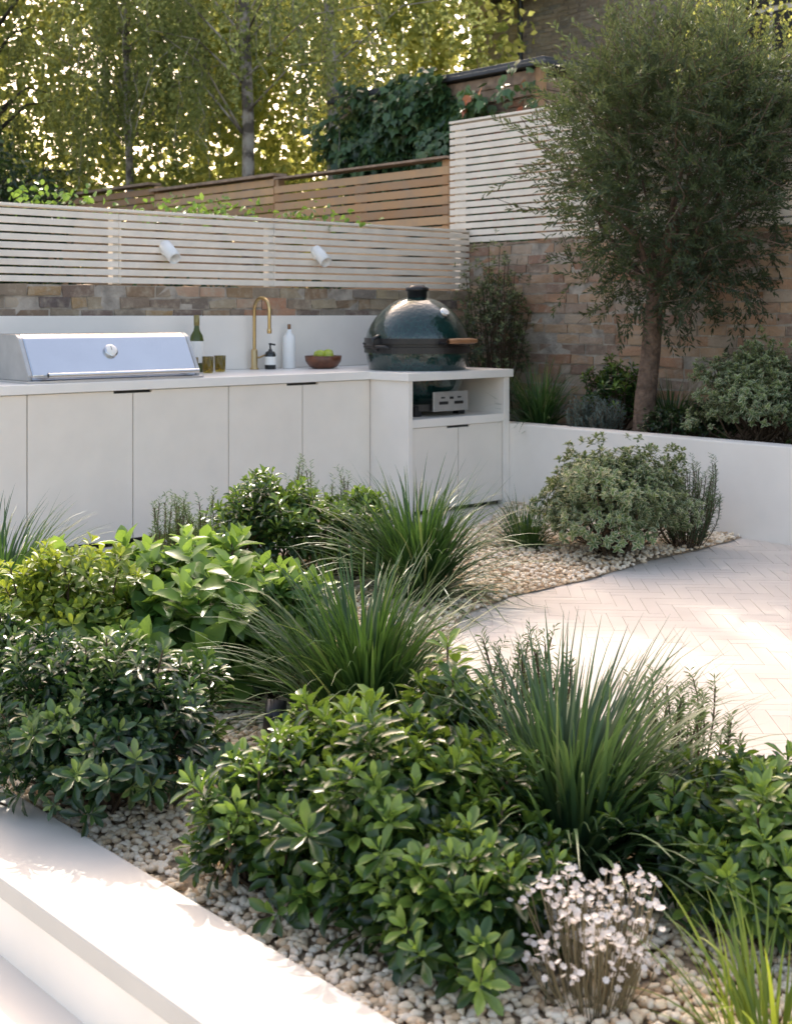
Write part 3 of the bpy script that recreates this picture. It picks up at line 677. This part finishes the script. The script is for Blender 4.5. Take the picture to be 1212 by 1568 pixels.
def birch(x, y, h, trunk_r, mat, lmat, z_lo, rx, nb=40, ns=22, leaf=.05, slen=(.4, 1.1), vshift=0., name="birch_tree"):
    e = empty(name); top = np.array([x+rng.normal(0, .2), y, h])
    zs = np.linspace(0, 1, 8); tr = [np.array([x, y, 0])*(1-t)+top*t+np.array([.08*math.sin(t*7), 0, 0]) for t in zs]
    lst = [(tr, trunk_r*(1-zs*.85))]; PP, DD, VA = [], [], []
    for i in range(nb):
        f = rng.uniform(z_lo/h, 1); b0 = np.array([x, y, 0])*(1-f)+top*f
        a = rng.uniform(0, 6.28); reach = rx*(1.05-.35*f)*rng.uniform(.5, 1.1)
        e1 = b0+np.array([math.cos(a)*reach, math.sin(a)*reach, reach*rng.uniform(.2, .7)])
        cv = rng.normal(0, .13); hi_ = b0[2] > 6.3  # unseen upper crown: branches thinned, leaf clumps thickened to dapple the patio sun
        if hi_ and rng.random() < .45: continue
        mid = (b0+e1)/2+np.array([0, 0, reach*.18]); lst.append(([b0, mid, e1], [trunk_r*.18, trunk_r*.09, .005]))
        for j in range(int(ns*1.9) if hi_ else ns):
            t = rng.uniform(.25, 1.05); p = (1-t)**2*b0+2*t*(1-t)*mid+t*t*e1+rng.normal(0, .10, 3)
            L = rng.uniform(*slen); m = int(L/.035)
            tt = np.linspace(0, 1, m)[:, None]; out = np.array([math.cos(a), math.sin(a), 0])*.25+rng.normal(0, .1, 3)
            c = p+out*np.sqrt(tt)*L*.8+np.array([0, 0, -1.])*tt*L+rng.normal(0, .035, (m, 3))
            PP.append(c); DD.append(rng.normal(0, .6, (m, 3))+np.array([0, 0, -.6])); VA.append(np.clip(rng.normal(.5+cv+vshift, .15, m), 0, 1))
            if j % 4 == 0: lst.append((c[::max(1, m//4)], .003))
    P, D, A = np.concatenate(PP), np.concatenate(DD), np.concatenate(VA); n = len(P)
    leafobj("leaves", [leaves(P, D, rdir(n), leaf*rng.uniform(.7, 1.2, n), leaf*.75, T_SM, A)], lmat, e)
    tubes("trunk", lst, mat, e, 7); return e
birch(-1.75, 15.0, 12.5, .09, M_birch, L_bir, 3.2, 2.0, 66, 20, leaf=.06)  # this birch and the next made taller so their unseen tops shade the patio
birch(-.85, 16.2, 13.0, .09, M_birch, L_bir, 3.4, 1.9, 62, 20, leaf=.06, vshift=.1)
birch(-3.45, 16.4, 9.0, .07, M_birch, L_bir, 3.3, 1.6, 60, 24, leaf=.06, vshift=-.12)
birch(-5.15, 17.0, 9.5, .19, M_barkd, L_bir, 2.6, 2.0, 34, 22, leaf=.055, vshift=-.25, name="dark_trunk_tree")
birch(3.3, 11.6, 4.9, .06, M_barkd, L_hed, 3.2, .9, 26, 14, leaf=.05, slen=(.2, .5), vshift=.0, name="yellow_leaf_tree")

# distant mass of trees
cl = np.concatenate([rng.uniform([-13, 19, .5], [1.5, 25, 9.0], (580, 3)), rng.uniform([-9, 17.5, .5], [-1, 19, 3.2], (60, 3))]); nc = len(cl)
cr = rng.uniform(.5, 1.2, nc); n = 115000
glow = np.exp(-((cl[:, 0]+1.3)/2.0)**2)*.22-.12*(cl[:, 2] < 2)  # warm backlight glow put into leaf colour mid-row; lowest clumps darker
cv = np.clip(rng.normal(.45, .15, nc)+glow*1.7, .05, .9)
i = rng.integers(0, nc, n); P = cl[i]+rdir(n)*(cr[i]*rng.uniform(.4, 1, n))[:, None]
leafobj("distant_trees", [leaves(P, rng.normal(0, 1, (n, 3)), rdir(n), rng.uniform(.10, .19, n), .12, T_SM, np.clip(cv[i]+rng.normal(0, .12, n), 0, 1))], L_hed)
n = 24000; cl = np.concatenate([rng.uniform([-5.6, 13.6, .8], [-3.75, 15.2, 2.9], (40, 3)), rng.uniform([-4, 11.8, .4], [.2, 13.6, 1.3], (40, 3))]); i = rng.integers(0, 80, n)
P = cl[i]+rdir(n)*rng.uniform(.2, .42, (n, 1))
leafobj("laurel_hedge", [leaves(P, rng.normal(0, .7, (n, 3)), rdir(n)+np.array([0, -.3, 1.]), rng.uniform(.08, .12, n), .045, T_SM, rng.random(n)**1.5)], L_drk)
n = 600; c = np.array([Kp(1.1, 1.15, 2.0), Kp(1.35, 1.2, 2.02), Kp(.2, 1.3, 2.05), Kp(-.6, 1.3, 1.98), Kp(-.9, 1.2, 1.95), Kp(2.2, 1.1, 1.98)]); i = rng.integers(0, 6, n)
P = c[i]+rng.normal(0, 1, (n, 3))*np.array([.22, .12, .05])
leafobj("trailing_vine", [leaves(P, rng.normal(0, .7, (n, 3)), rdir(n)+np.array([0, 0, 1.]), rng.uniform(.03, .06, n), .035, T_OVA, rng.uniform(.2, .9, n))], L_bri)

# ------------------------------------------------------------------ light, sky, camera
elev = R(42); az = R(-13)
sun = bpy.data.lights.new("sun", 'SUN'); sun.energy = 5.0; sun.angle = R(.6); sun.color = (1, .93, .81)
so = bpy.data.objects.new("sun", sun); scene.collection.objects.link(so)
to = Vector((math.sin(az)*math.cos(elev), math.cos(az)*math.cos(elev), math.sin(elev)))
so.rotation_euler = to.to_track_quat('Z', 'Y').to_euler(); so.location = to*30
wd = bpy.data.worlds.new("World"); scene.world = wd; wd.use_nodes = True
nt = wd.node_tree; bg = nt.nodes["Background"]; sky = nt.nodes.new("ShaderNodeTexSky"); sky.sky_type = 'NISHITA'
sky.sun_disc = False; sky.sun_elevation = elev; sky.sun_rotation = az; sky.air_density = 1.0; sky.dust_density = 4.0
tint = mixc(nt, 1.0, sky.outputs[0], (3.9, 3.36, 2.87), 'MULTIPLY')
nt.links.new(tint, bg.inputs[0]); bg.inputs[1].default_value = .15
scene.view_settings.view_transform = 'Standard'; scene.view_settings.look = 'None'; scene.view_settings.exposure = 0
cam = bpy.data.cameras.new("camera"); co = bpy.data.objects.new("camera", cam); scene.collection.objects.link(co)
co.location = (0, 0, 1.30); co.rotation_euler = (R(90), 0, 0)
cam.sensor_fit = 'VERTICAL'; cam.sensor_height = 36; cam.lens = 2000/1568*36; cam.shift_y = -(784-480)/1568
cam.clip_end = 1000; cam.dof.use_dof = True; cam.dof.focus_distance = 4.6; cam.dof.aperture_fstop = 5.6
scene.camera = co
